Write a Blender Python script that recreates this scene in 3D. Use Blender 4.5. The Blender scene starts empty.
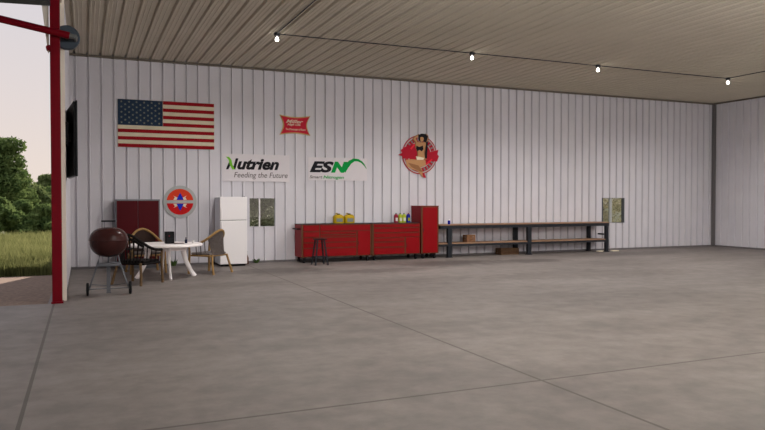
import bpy, bmesh, math, random
from mathutils import Vector, Matrix
random.seed(7)
PI = math.pi
C = bpy.context.scene.collection
D = 18.5           # inner face of the back wall
XL, XR = -0.31, 21.4
H = 5.29           # ceiling height
EYE = 1.68
F = 687.0; TH = math.radians(23.5); PT = math.radians(1.17)

# ------------------------------------------------------------------ helpers
def on_wall(px, py, Y=D):
    """where the sight line through photo pixel (px,py) meets the plane y=Y (used as a ruler for wall signs)"""
    a = (px-382.5)/F; b = -(py-215)/F
    s, c = math.sin(TH), math.cos(TH)
    f = (s*math.cos(PT), c*math.cos(PT), -math.sin(PT)); r = (c, -s, 0)
    u = (s*math.sin(PT), c*math.sin(PT), math.cos(PT))
    d = [f[i]+a*r[i]+b*u[i] for i in range(3)]
    t = Y/d[1]
    return (d[0]*t, EYE+d[2]*t)

def mat(name, col, rough=0.6, metal=0.0, spec=0.14, noise=0.0, nscale=8.0, emit=None, estr=0.0, bump=0.0, trans=None):
    m = bpy.data.materials.new(name); m.use_nodes = True
    nt = m.node_tree; b = nt.nodes['Principled BSDF']
    b.inputs['Base Color'].default_value = (*col, 1)
    b.inputs['Roughness'].default_value = rough
    b.inputs['Metallic'].default_value = metal
    b.inputs['Specular IOR Level'].default_value = spec
    if noise > 0 or bump > 0:
        tc = nt.nodes.new('ShaderNodeTexCoord'); n = nt.nodes.new('ShaderNodeTexNoise')
        n.inputs['Scale'].default_value = nscale; n.inputs['Detail'].default_value = 5
        nt.links.new(tc.outputs['Object'], n.inputs['Vector'])
        if noise > 0:
            r = nt.nodes.new('ShaderNodeValToRGB')
            r.color_ramp.elements[0].position = 0.3; r.color_ramp.elements[1].position = 0.7
            r.color_ramp.elements[0].color = (*[max(0, c*(1-noise)) for c in col], 1)
            r.color_ramp.elements[1].color = (*[min(1, c*(1+noise)) for c in col], 1)
            nt.links.new(n.outputs['Fac'], r.inputs['Fac']); nt.links.new(r.outputs['Color'], b.inputs['Base Color'])
        if bump > 0:
            bp = nt.nodes.new('ShaderNodeBump'); bp.inputs['Strength'].default_value = bump
            bp.inputs['Distance'].default_value = 0.02
            nt.links.new(n.outputs['Fac'], bp.inputs['Height']); nt.links.new(bp.outputs['Normal'], b.inputs['Normal'])
    if emit:
        b.inputs['Emission Color'].default_value = (*emit, 1); b.inputs['Emission Strength'].default_value = estr
    return m

class MB:
    """collects shapes into one mesh"""
    def __init__(self): self.v = []; self.f = []
    def add(self, vs, fs):
        n = len(self.v); self.v += [tuple(p) for p in vs]; self.f += [tuple(n+i for i in f) for f in fs]; return self
    def box(self, x0, x1, y0, y1, z0, z1):
        vs = [(x, y, z) for z in (z0, z1) for y in (y0, y1) for x in (x0, x1)]
        return self.add(vs, [(0,2,3,1),(4,5,7,6),(0,1,5,4),(2,6,7,3),(0,4,6,2),(1,3,7,5)])
    def rbox(self, x0, x1, y0, y1, z0, z1, r=0.01, seg=2):
        """box with rounded edges"""
        bm = bmesh.new(); bmesh.ops.create_cube(bm, size=1)
        for v in bm.verts:
            v.co = Vector(((x0+x1)/2+v.co.x*(x1-x0), (y0+y1)/2+v.co.y*(y1-y0), (z0+z1)/2+v.co.z*(z1-z0)))
        bmesh.ops.bevel(bm, geom=list(bm.edges), offset=r, segments=seg, affect='EDGES', profile=0.5)
        bm.verts.index_update()
        self.add([v.co[:] for v in bm.verts], [[v.index for v in f.verts] for f in bm.faces]); bm.free(); return self
    def tube(self, pts, r, n=10, flat=1.0, up=(0,0,1)):
        """round (or flattened) bar along a path; r is a number or one radius per point"""
        pts = [Vector(p) for p in pts]; k = len(pts)
        rs = r if isinstance(r, (list, tuple)) else [r]*k
        vs = []; fs = []
        for i, p in enumerate(pts):
            t = (pts[min(i+1, k-1)]-pts[max(i-1, 0)]).normalized()
            u = Vector(up)
            if abs(t.dot(u)) > 0.97: u = Vector((1, 0, 0)) if abs(t.x) < 0.9 else Vector((0, 1, 0))
            a = t.cross(u).normalized(); b = a.cross(t).normalized()
            for j in range(n):
                w = 2*PI*j/n
                vs.append(p+a*math.cos(w)*rs[i]+b*math.sin(w)*rs[i]*flat)
        for i in range(k-1):
            for j in range(n):
                j2 = (j+1) % n
                fs.append((i*n+j, i*n+j2, (i+1)*n+j2, (i+1)*n+j))
        fs.append(tuple(range(n-1, -1, -1))); fs.append(tuple((k-1)*n+j for j in range(n)))
        return self.add(vs, fs)
    def lathe(self, prof, c=(0,0,0), n=32, axis='z', sx=1, sy=1):
        """prof: list of (radius, height)"""
        vs = []; fs = []; k = len(prof)
        for r, h in prof:
            for j in range(n):
                w = 2*PI*j/n; p = (r*math.cos(w)*sx, r*math.sin(w)*sy, h)
                if axis == 'x': p = (p[2], p[0], p[1])
                if axis == 'y': p = (p[0], p[2], p[1])
                vs.append((p[0]+c[0], p[1]+c[1], p[2]+c[2]))
        for i in range(k-1):
            for j in range(n):
                j2 = (j+1) % n; fs.append((i*n+j, i*n+j2, (i+1)*n+j2, (i+1)*n+j))
        fs.append(tuple(range(n-1, -1, -1))); fs.append(tuple((k-1)*n+j for j in range(n)))
        return self.add(vs, fs)
    def poly(self, pts, y0, y1):
        """outline in x,z extruded from y0 (front) to y1 (back)"""
        n = len(pts); a = sum(pts[i][0]*pts[(i+1) % n][1]-pts[(i+1) % n][0]*pts[i][1] for i in range(n))
        if a < 0: pts = pts[::-1]
        vs = [(x, y0, z) for x, z in pts]+[(x, y1, z) for x, z in pts]
        fs = [tuple(range(n)), tuple(range(2*n-1, n-1, -1))]+[(i, n+i, n+(i+1) % n, (i+1) % n) for i in range(n)]
        return self.add(vs, fs)
    def ring(self, cx, cz, r0, r1, y0, y1, n=48, a0=0, a1=2*PI):
        vs = []; fs = []; full = abs(a1-a0-2*PI) < 1e-6; m = n if full else n+1
        for i in range(m):
            w = a0+(a1-a0)*i/n
            for r, y in ((r0, y0), (r1, y0), (r1, y1), (r0, y1)):
                vs.append((cx+r*math.cos(w), y, cz+r*math.sin(w)))
        for i in range(n):
            j = (i+1) % m
            for q in range(4):
                q2 = (q+1) % 4; fs.append((i*4+q, i*4+q2, j*4+q2, j*4+q))
        if not full: fs += [(0, 3, 2, 1), tuple((m-1)*4+q for q in range(4))]
        return self.add(vs, fs)
    def build(self, name, m, parent=None, smooth=False, loc=None):
        me = bpy.data.meshes.new(name); me.from_pydata(self.v, [], self.f); me.update()
        bm = bmesh.new(); bm.from_mesh(me); bmesh.ops.recalc_face_normals(bm, faces=bm.faces); bm.to_mesh(me); bm.free()
        me.materials.append(m)
        if smooth:
            me.polygons.foreach_set('use_smooth', [True]*len(me.polygons))
            me.set_sharp_from_angle(angle=math.radians(40))
        o = bpy.data.objects.new(name, me); C.objects.link(o)
        if parent: o.parent = parent
        if loc: o.location = loc
        return o

def tag(o, label, cat, group=None, kind=None):
    o['label'] = label; o['category'] = cat
    if group: o['group'] = group
    if kind: o['kind'] = kind
    return o
def thing(name, label, cat, loc=(0,0,0), rz=0, group=None):
    o = bpy.data.objects.new(name, None); C.objects.link(o); o.empty_display_size = 0.1
    o.location = loc; o.rotation_euler = (0, 0, rz); return tag(o, label, cat, group)
def struct(o, label=None):
    o['kind'] = 'structure'
    if label: o['label'] = label
    return o
def copy_tree(o, parent=None):
    c = o.copy(); C.objects.link(c)
    c.parent = parent
    for ch in o.children: copy_tree(ch, c)
    return c
def text(s, name, m, x, z, width, height, y, parent, shear=0.0, bold=0.0, depth=0.006):
    """raised lettering fitted into width x height (metres), reading from the room, lower-left at x,z"""
    cu = bpy.data.curves.new(name, 'FONT'); cu.body = s; cu.shear = shear; cu.offset = bold
    cu.extrude = 0.5; cu.resolution_u = 4
    t = bpy.data.objects.new(name, cu); C.objects.link(t)
    bpy.context.view_layer.update()
    me = bpy.data.meshes.new_from_object(t.evaluated_get(bpy.context.evaluated_depsgraph_get()))
    C.objects.unlink(t); bpy.data.objects.remove(t)
    xs = [v.co.x for v in me.vertices]; ys = [v.co.y for v in me.vertices]
    sx = width/(max(xs)-min(xs)); sy = height/(max(ys)-min(ys))
    for v in me.vertices:
        v.co = Vector((x+(v.co.x-min(xs))*sx, y-(v.co.z+0.5)*depth, z+(v.co.y-min(ys))*sy))
    me.materials.clear(); me.materials.append(m)
    o = bpy.data.objects.new(name, me); C.objects.link(o); o.parent = parent
    return o

# ------------------------------------------------------------------ materials
def srgb(r, g, b):
    f = lambda c: (c/255/12.92) if c/255 <= 0.04045 else ((c/255+0.055)/1.055)**2.4
    return (f(r), f(g), f(b))
M = {}
M['wall'] = mat('white_liner_steel', srgb(209, 206, 211), 0.55, noise=0.03, nscale=1.3)
M['ceil'] = mat('tan_liner_steel', srgb(208, 200, 184), 0.8, noise=0.03, nscale=1.0)
M['trim'] = mat('grey_strip', srgb(112, 108, 108), 0.6)  # wall-foot strips and the built-in corner shade
M['brownstrip'] = mat('brown_grey_strip', srgb(112, 103, 92), 0.6)
M['cream'] = mat('cream_jamb', srgb(235, 226, 212), 0.6)
M['outer'] = mat('outer_steel', srgb(200, 195, 190), 0.6)
M['red'] = mat('red_frame_paint', srgb(114, 0, 20), 0.45)
M['chestred'] = mat('red_tool_chest', srgb(134, 0, 10), 0.4)
M['seamolive'] = mat('olive_seam', srgb(96, 62, 40), 0.5)
M['darkred'] = mat('dark_red_door', srgb(74, 3, 12), 0.5)
M['greymetal'] = mat('grey_metal', srgb(110, 113, 118), 0.45, 0.5)
M['darkmetal'] = mat('dark_metal', srgb(42, 44, 49), 0.5, 0.2)
M['slate'] = mat('slate_metal', srgb(72, 82, 92), 0.5, 0.2)
M['black'] = mat('black_plastic', srgb(14, 14, 17), 0.45)
M['rubber'] = mat('black_rubber', srgb(30, 31, 33), 0.8)
M['white'] = mat('white_enamel', srgb(236, 232, 232), 0.35)
M['fridgeside'] = mat('blue_grey_enamel', srgb(228, 232, 240), 0.45)
M['plastic'] = mat('white_resin', srgb(250, 243, 241), 0.4)
M['enamel'] = mat('oxblood_enamel', srgb(60, 32, 30), 0.24, noise=0.08, nscale=5)
M['rattan'] = mat('golden_cane', srgb(152, 120, 76), 0.5, noise=0.15, nscale=30)
M['rattandark'] = mat('dark_stained_cane', srgb(62, 42, 30), 0.6, noise=0.2, nscale=30)
M['legbrown'] = mat('brown_cane', srgb(104, 82, 56), 0.5, noise=0.2, nscale=25)
M['weave'] = mat('dark_weave', srgb(88, 80, 77), 0.8, noise=0.35, nscale=40)
M['brownweave'] = mat('brown_weave', srgb(52, 38, 33), 0.8, noise=0.3, nscale=40)
M['blackweave'] = mat('black_weave', srgb(24, 20, 19), 0.8, noise=0.3, nscale=40)
M['cushion'] = mat('grey_cushion', srgb(125, 118, 116), 0.9, noise=0.1, nscale=30)
M['yellow'] = mat('yellow_plastic', srgb(180, 150, 18), 0.4)
M['lime'] = mat('lime_plastic', srgb(160, 172, 34), 0.4)
M['maroon'] = mat('maroon_plastic', srgb(140, 10, 40), 0.4)
M['blue'] = mat('blue_plastic', srgb(14, 26, 150), 0.4)
M['label'] = mat('pale_label', srgb(205, 205, 198), 0.6)
M['labelgrey'] = mat('grey_label', srgb(120, 128, 130), 0.6)
M['wood'] = mat('bench_wood', srgb(150, 118, 94), 0.6, noise=0.12, nscale=6)
M['crate'] = mat('crate_wood', srgb(128, 92, 66), 0.7, noise=0.25, nscale=14)
M['cratedark'] = mat('dark_crate_wood', srgb(100, 76, 56), 0.8, noise=0.25, nscale=14)
M['rust'] = mat('rusty_brown', srgb(92, 54, 36), 0.7)
M['rod'] = mat('steel_rod', srgb(120, 125, 125), 0.35, 0.6)
M['signwhite'] = mat('sign_white', srgb(216, 210, 213), 0.6)
M['ink'] = mat('ink_black', srgb(22, 20, 26), 0.6)
M['inkgrey'] = mat('ink_grey', srgb(112, 104, 104), 0.6)
M['green'] = mat('ink_green', srgb(0, 150, 62), 0.6)
M['leafgreen'] = mat('ink_leaf_green', srgb(118, 190, 50), 0.6)
M['beerred'] = mat('beer_sign_red', srgb(190, 12, 44), 0.5)
M['gold'] = mat('gold_edge', srgb(190, 165, 105), 0.5)
M['flagred'] = mat('flag_red', srgb(146, 14, 26), 0.7, noise=0.08, nscale=5)
M['flagcream'] = mat('flag_cream', srgb(216, 204, 178), 0.7, noise=0.06, nscale=5)
M['flagblue'] = mat('flag_blue', srgb(36, 54, 76), 0.7, noise=0.1, nscale=5)
M['star'] = mat('star_cream', srgb(134, 136, 122), 0.7)
M['orange'] = mat('sign_orange_red', srgb(212, 60, 26), 0.5)
M['signred'] = mat('sign_red', srgb(196, 12, 16), 0.5)
M['signgrey'] = mat('sign_grey', srgb(172, 174, 172), 0.5)
M['signblue'] = mat('sign_blue', srgb(8, 40, 190), 0.5)
M['skin'] = mat('tan_print', srgb(190, 142, 98), 0.6)
M['skinshade'] = mat('brown_print', srgb(150, 104, 70), 0.6)
M['crimson'] = mat('crimson_print', srgb(172, 22, 44), 0.6)
M['papercream'] = mat('cream_paper', srgb(225, 214, 190), 0.7)
M['bulb'] = mat('lit_bulb', (1, 1, 1), 0.3, emit=(1, 0.95, 0.85), estr=14)
M['screen'] = mat('tv_black', srgb(14, 16, 22), 0.25)
M['bark'] = mat('bark', srgb(78, 64, 50), 0.9, noise=0.25, nscale=5)
M['gravel'] = mat('gravel', srgb(142, 122, 108), 0.95, noise=0.22, nscale=14, bump=0.4)
M['earth'] = mat('grassy_earth', srgb(74, 80, 46), 0.95, noise=0.3, nscale=0.8)

def leaf_mat(name, c1, c2, tr=0.35):
    m = bpy.data.materials.new(name); m.use_nodes = True; nt = m.node_tree; nt.nodes.clear()
    out = nt.nodes.new('ShaderNodeOutputMaterial'); mix = nt.nodes.new('ShaderNodeMixShader')
    d = nt.nodes.new('ShaderNodeBsdfDiffuse'); t = nt.nodes.new('ShaderNodeBsdfTranslucent')
    tc = nt.nodes.new('ShaderNodeTexCoord'); n = nt.nodes.new('ShaderNodeTexNoise'); n.inputs['Scale'].default_value = 1.6
    r = nt.nodes.new('ShaderNodeValToRGB'); r.color_ramp.elements[0].position = 0.35; r.color_ramp.elements[1].position = 0.65
    r.color_ramp.elements[0].color = (*c1, 1); r.color_ramp.elements[1].color = (*c2, 1)
    L = nt.links.new
    L(tc.outputs['Object'], n.inputs['Vector']); L(n.outputs['Fac'], r.inputs['Fac'])
    L(r.outputs['Color'], d.inputs['Color']); L(r.outputs['Color'], t.inputs['Color'])
    mix.inputs[0].default_value = tr; L(d.outputs[0], mix.inputs[1]); L(t.outputs[0], mix.inputs[2]); L(mix.outputs[0], out.inputs['Surface'])
    return m
M['leafA'] = leaf_mat('tree_leaves', srgb(86, 108, 64), srgb(124, 142, 88))
M['leafB'] = leaf_mat('pale_tree_leaves', srgb(104, 122, 78), srgb(134, 146, 98))
M['leafC'] = leaf_mat('shrub_leaves', srgb(92, 102, 76), srgb(128, 134, 100))
M['leafD'] = leaf_mat('olive_shrub_leaves', srgb(176, 170, 132), srgb(205, 198, 155), 0.3)
M['grass'] = leaf_mat('tall_grass', srgb(110, 116, 72), srgb(150, 152, 102), 0.35)
M['weed'] = leaf_mat('weed_green', srgb(70, 92, 52), srgb(100, 122, 70), 0.2)

def glass_mat():
    m = bpy.data.materials.new('window_glass'); m.use_nodes = True; nt = m.node_tree; nt.nodes.clear()
    out = nt.nodes.new('ShaderNodeOutputMaterial'); mix = nt.nodes.new('ShaderNodeMixShader')
    t = nt.nodes.new('ShaderNodeBsdfTransparent'); t.inputs['Color'].default_value = (0.8, 0.82, 0.8, 1)
    g = nt.nodes.new('ShaderNodeBsdfGlossy'); g.inputs['Roughness'].default_value = 0.05
    mix.inputs[0].default_value = 0.08
    nt.links.new(t.outputs[0], mix.inputs[1]); nt.links.new(g.outputs[0], mix.inputs[2]); nt.links.new(mix.outputs[0], out.inputs['Surface'])
    return m
M['glass'] = glass_mat()

def concrete():
    m = bpy.data.materials.new('worn_concrete'); m.use_nodes = True; nt = m.node_tree; b = nt.nodes['Principled BSDF']
    N = nt.nodes.new; L = nt.links.new
    tc = N('ShaderNodeTexCoord')
    mp = N('ShaderNodeMapping'); mp.inputs['Rotation'].default_value = (0, 0, TH); mp.inputs['Scale'].default_value = (0.22, 0.5, 1)
    L(tc.outputs['Object'], mp.inputs['Vector'])
    n1 = N('ShaderNodeTexNoise'); n1.inputs['Scale'].default_value = 1.1; n1.inputs['Detail'].default_value = 6; n1.inputs['Roughness'].default_value = 0.6
    L(mp.outputs[0], n1.inputs['Vector'])
    n2 = N('ShaderNodeTexNoise'); n2.inputs['Scale'].default_value = 3.2; n2.inputs['Detail'].default_value = 8; n2.inputs['Roughness'].default_value = 0.65
    L(tc.outputs['Object'], n2.inputs['Vector'])
    r1 = N('ShaderNodeValToRGB'); e = r1.color_ramp.elements
    e[0].position = 0.32; e[0].color = (*srgb(112, 105, 101), 1); e[1].position = 0.68; e[1].color = (*srgb(137, 129, 124), 1)
    L(n1.outputs['Fac'], r1.inputs['Fac'])
    r2 = N('ShaderNodeValToRGB'); e = r2.color_ramp.elements
    e[0].position = 0.35; e[0].color = (0.78, 0.78, 0.78, 1); e[1].position = 0.65; e[1].color = (1.06, 1.05, 1.05, 1)
    L(n2.outputs['Fac'], r2.inputs['Fac'])
    mx = N('ShaderNodeMix'); mx.data_type = 'RGBA'; mx.blend_type = 'MULTIPLY'; mx.inputs[0].default_value = 1
    L(r1.outputs['Color'], mx.inputs[6]); L(r2.outputs['Color'], mx.inputs[7])
    cur = mx.outputs[2]
    # oil stains: soft dark spots of their own
    sep = N('ShaderNodeSeparateXYZ'); L(tc.outputs['Object'], sep.inputs[0])
    def math_(op, a, b_=None):
        q = N('ShaderNodeMath'); q.operation = op
        for i, v in enumerate((a, b_)):
            if v is None: continue
            if isinstance(v, (int, float)): q.inputs[i].default_value = v
            else: L(v, q.inputs[i])
        return q.outputs[0]
    nz = math_('MULTIPLY', n2.outputs['Fac'], 1.1)
    def stain(cx, cy, rx, ry, s):
        nonlocal cur
        dx = math_('DIVIDE', math_('SUBTRACT', sep.outputs[0], cx), rx); dy = math_('DIVIDE', math_('SUBTRACT', sep.outputs[1], cy), ry)
        d = math_('SQRT', math_('ADD', math_('MULTIPLY', dx, dx), math_('MULTIPLY', dy, dy)))
        d = math_('ADD', d, math_('SUBTRACT', nz, 0.55))
        mr = N('ShaderNodeMapRange'); mr.inputs[1].default_value = 0.55; mr.inputs[2].default_value = 1.15; mr.inputs[3].default_value = s; mr.inputs[4].default_value = 0
        L(d, mr.inputs[0])
        k = N('ShaderNodeMix'); k.data_type = 'RGBA'; k.blend_type = 'MIX'
        L(mr.outputs[0], k.inputs[0]); L(cur, k.inputs[6]); k.inputs[7].default_value = (*srgb(76, 69, 66), 1); cur = k.outputs[2]
    for a in ((4.3, 16.2, 1.3, 0.7, 0.7), (9.0, 16.3, 1.6, 0.8, 0.7), (6.6, 15.2, 1.6, 0.5, 0.35), (11.5, 16.0, 1.3, 0.6, 0.6), (2.8, 13.8, 1.6, 0.5, 0.3), (11.0, 12.6, 3.2, 0.9, 0.3), (16.5, 16.8, 2.0, 0.6, 0.35)): stain(*a)
    # saw-cut joints
    lines = None
    for ax, v in ((0, -0.46), (0, 3.92), (1, 5.28)):
        d = math_('ABSOLUTE', math_('SUBTRACT', sep.outputs[ax], v))
        l = math_('LESS_THAN', d, 0.016)
        lines = l if lines is None else math_('MAXIMUM', lines, l)
    k = N('ShaderNodeMix'); k.data_type = 'RGBA'
    L(math_('MULTIPLY', lines, 0.75), k.inputs[0]); L(cur, k.inputs[6]); k.inputs[7].default_value = (*srgb(72, 64, 58), 1)
    L(k.outputs[2], b.inputs['Base Color'])
    b.inputs['Roughness'].default_value = 0.62; b.inputs['Specular IOR Level'].default_value = 0.4
    bp = N('ShaderNodeBump'); bp.inputs['Strength'].default_value = 0.12; bp.inputs['Distance'].default_value = 0.01
    L(n2.outputs['Fac'], bp.inputs['Height']); L(bp.outputs[0], b.inputs['Normal'])
    return m
M['concrete'] = concrete()

# ------------------------------------------------------------------ setting
YF = -7.0; GL = 118
struct(MB().box(-9, XR+0.2, YF, 12.45, -0.2, 0).box(-0.55, XR+0.2, 12.45, D+0.1, -0.2, 0).build('floor', M['concrete']),
       'grey brown concrete floor slab with saw-cut joints')

def profile(a0, a1, extra=(), period=0.293, dep=0.042, first=0.115, minor=False):
    """cross-section of ribbed liner steel: (position, depth towards the room)"""
    pts = [(a0, 0)]
    k = a0+first
    while k < a1-0.08:
        for dx, h in ((-0.016, 0), (-0.008, -dep), (0.026, -dep), (0.032, 0), (0.038, 0.016), (0.056, 0.016), (0.066, 0)):
            pts.append((k+dx, h))
        if minor and k+0.25 < a1:
            for q in (k+0.12, k+0.20):
                for dx, h in ((-0.012, 0), (-0.004, 0.009), (0.004, 0.009), (0.012, 0)): pts.append((q+dx, h))
        k += period
    pts.append((a1, 0))
    def at(x):
        for i in range(len(pts)-1):
            if pts[i][0] <= x <= pts[i+1][0]:
                d = pts[i+1][0]-pts[i][0]; t = (x-pts[i][0])/d if d > 0 else 0
                return pts[i][1]*(1-t)+pts[i+1][1]*t
        return 0
    allx = pts+[(e, at(e)) for e in extra]
    return sorted(set(allx))
WIN = [(4.105, 4.84, 0.975, 1.765), (16.23, 17.18, 0.93, 1.785)]
def ribbed(name, a0, a1, z0, z1, place, holes=(), first=0.17, m=None, label=None):
    mb = MB(); ex = [h[i] for h in holes for i in (0, 1)]
    pr = profile(a0, a1, ex, first=first)
    for (p, h), (q, g) in zip(pr, pr[1:]):
        mid = (p+q)/2; spans = [(z0, z1)]
        for hx0, hx1, hz0, hz1 in holes:
            if hx0 < mid < hx1: spans = [(z0, hz0), (hz1, z1)]
        for s0, s1 in spans:
            mb.add([place(p, h, s0), place(q, g, s0), place(q, g, s1), place(p, h, s1)], [(0, 1, 2, 3)])
    return mb, m
# back wall: ribbed liner + outer skin round the two windows
mb, _ = ribbed('wall_back', XL, XR, 0, H, lambda a, h, z: (a, D-h, z), WIN, first=0.115)
def skin(mb, y0, y1, x0, x1, z0, z1, holes):
    xs = x0
    for hx0, hx1, hz0, hz1 in sorted(holes):
        mb.box(xs, hx0, y0, y1, z0, z1); mb.box(hx0, hx1, y0, y1, z0, hz0); mb.box(hx0, hx1, y0, y1, hz1, z1); xs = hx1
    mb.box(xs, x1, y0, y1, z0, z1)
skin(mb, D+0.045, D+0.14, XL-0.14, XR+0.14, 0, 5.6, WIN)
struct(mb.build('wall_back', M['wall']), 'long white ribbed steel back wall')
mb, _ = ribbed('wall_right', YF, D, 0, H, lambda a, h, z: (XR-h, a, z), first=0.2)
mb.box(XR+0.045, XR+0.14, YF, D+0.035, 0, 5.6)
struct(mb.build('wall_right', M['wall']), 'white ribbed steel wall at the right')
mb, _ = ribbed('wall_left', 12.82, D, 0, H, lambda a, h, z: (XL+h, a, z), first=0.2)
mb.box(XL-0.14, XL-0.045, 12.8, D+0.035, 0, 5.6)
struct(mb.build('wall_left', M['wall']), 'short white ribbed wall left of the grill')
mb = MB(); pr = profile(XL, XR, first=0.115, minor=True, dep=0.055)
for (p, h), (q, g) in zip(pr, pr[1:]):
    mb.add([(p, YF, H-h), (q, YF, H-g), (q, D, H-g), (p, D, H-h)], [(0, 1, 2, 3)])
mb.box(XL-0.1, XR+0.1, YF, D+0.03, H+0.06, H+0.1)
struct(mb.build('ceiling', M['ceil']), 'tan ribbed steel ceiling')
mb = MB().poly([(-1.0, 5.62), (XR+0.7, 5.62), (XR+0.7, 5.7), (10.5, 8.4), (-1.0, 5.7)], YF-0.4, D+0.2)
mb.v = [(x if abs(x+1) > 1e-6 else -0.5, y, z) for x, y, z in mb.v]
struct(mb.build('roof', M['outer']))
# dark strips along the wall foot, the ceiling joint and the corner
struct(MB().box(XL, XR, D-0.035, D+0.03, 0.0, 0.055).build('base_strip_back', M['trim']), 'thin grey strip along the foot of the back wall')
struct(MB().box(XR-0.035, XR+0.03, YF, D-0.035, 0.0, 0.055).build('base_strip_right', M['trim']))
struct(MB().box(XL-0.03, XL+0.03, 12.83, D-0.035, 0.0, 0.055).build('base_strip_left', M['trim']))
struct(MB().box(XL, XR, D-0.05, D+0.03, H-0.06, H-0.012).build('ceiling_strip_1', M['brownstrip']), 'dark strip where back wall meets ceiling')
struct(MB().box(XR-0.05, XR+0.03, YF, D-0.05, H-0.06, H-0.012).build('ceiling_strip_2', M['brownstrip']))
struct(MB().box(XR-0.1, XR-0.035, D-0.07, D-0.035, 0.055, H-0.06).box(XR-0.07, XR-0.035, D-0.16, D-0.07, 0.055, H-0.06).build('corner_shade_strip', M['trim']), 'dark grey strip for the shade in the far right corner')  # shade of the corner, built in as a dark grey strip
# cream jamb beside the door opening
struct(MB().box(XL-0.16, XL+0.035, 12.72, 12.82, 0, H-0.02).build('trim_4', M['cream']), 'cream jamb flashing behind the red post')
struct(MB().box(XL-0.14, XL, YF, 12.72, 4.98, H+0.3).build('trim_5', M['cream']), 'cream header above the big door opening')

# windows
for i, ((x0, x1, z0, z1), mull, mw, fm) in enumerate(((WIN[0], 0.40, 0.035, 'white'), (WIN[1], 0.405, 0.11, 'trim'))):
    w = bpy.data.objects.new('window_%d' % (i+1), None); C.objects.link(w); w.location = (0, 0, 0)
    struct(w, ['small sliding window between the white refrigerator and the red chests', 'small sliding window above the right end of the workbench'][i])
    t = 0.012; b_ = MB(); f0, f1 = D-0.015, D+0.13
    b_.box(x0, x0+t, f0, f1, z0, z1).box(x1-t, x1, f0, f1, z0, z1).box(x0+t, x1-t, f0, f1, z0, z0+t).box(x0+t, x1-t, f0, f1, z1-t, z1)
    b_.build('window_frame', M['wall'] if i == 0 else M['greymetal'], w)
    xm = x0+(x1-x0)*mull
    MB().box(xm-mw/2, xm+mw/2, D+0.03, D+0.08, z0+t, z1-t).build('mullion', M['white'] if i == 0 else M['signgrey'], w)
    MB().box(x0+t, xm-mw/2, D+0.05, D+0.056, z0+t, z1-t).build('pane', M['glass'], w)
    MB().box(xm+mw/2, x1-t, D+0.05, D+0.056, z0+t, z1-t).build('pane', M['glass'], w)

# big hydraulic door: red post, header rail, raised leaf
dr = bpy.data.objects.new('door_1', None); C.objects.link(dr); dr.location = (XL-0.1, 12.5, 0)
struct(dr, 'big lift-up door with red steel post and raised dark leaf')
def local(o, root):
    o.parent = root; o.matrix_parent_inverse = Matrix.Translation(-Vector(root.location)); return o
q = MB()
q.rbox(-0.485, -0.335, 12.42, 12.58, 0.0, 5.28, 0.012)
q.box(-0.5, -0.32, 12.40, 12.595, 0.0, 0.03)
o = local(q.build('door_post', M['red']), dr); o['label'] = 'dark red square steel door post'
local(MB().rbox(-0.485, -0.335, -5.2, -5.04, 0, 5.28, 0.012).build('door_post', M['red']), dr)
local(MB().box(-0.47, -0.35, -5.04, 12.42, 5.02, 5.14).build('header_rail', M['red']), dr)
q = MB(); q.poly([(-0.47, 4.83), (-0.47, 5.02), (-4.6, 4.94), (-4.6, 4.66)], -4.9, 12.38)
o = local(q.build('door_leaf', M['slate']), dr); o['label'] = 'dark slate door leaf raised outward'
local(MB().lathe([(0.045, -0.07), (0.045, 0.07)], (-0.50, 12.5, 4.17), 16, 'y').build('hinge_knuckle', M['red']), dr)
q = MB(); q.poly([(-0.60, 4.86), (-0.50, 4.86), (-0.50, 4.1), (-0.515, 4.1)], 12.47, 12.53)
o = local(q.build('guide_plate', M['cream']), dr); o['label'] = 'tapered beige side guide plate'

arm = thing('lift_arm', 'long red steel lift arm crossing in front of the red door post near the ceiling', 'door arm', (-0.2, 12.3, 4.38))
q = MB(); d0, d1 = Vector((-3.6, 12.34, 4.95)), Vector((-0.19, 12.34, 4.37))
q.tube([d0, d1], 0.058, 16); local(q.build('tube', M['red'], smooth=True), arm)
q = MB(); q.tube([d1, d1+Vector((0.10, 0.0, -0.017))], 0.04, 12); local(q.build('rod_end', M['rod'], smooth=True), arm)
q = MB(); q.tube([(-0.1, 12.30, 4.353), (-0.1, 12.595, 4.353)], 0.028, 12); local(q.build('pivot_pin', M['rod'], smooth=True), arm)
wh = thing('winch_wheel', 'round dark slate steel wheel behind the red door post under the ceiling', 'wheel', (-0.235, 12.655, 4.4))
q = MB().lathe([(0.10, -0.05), (0.185, -0.05), (0.20, -0.035), (0.20, 0.035), (0.185, 0.05), (0.10, 0.05)], (0, 0, 0), 40, 'y'); q.build('disc', M['slate'], wh, smooth=True)
MB().lathe([(0.05, -0.075), (0.06, -0.06), (0.06, 0.06)], (0, 0, 0), 20, 'y').build('hub', M['darkmetal'], wh, smooth=True)

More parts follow.
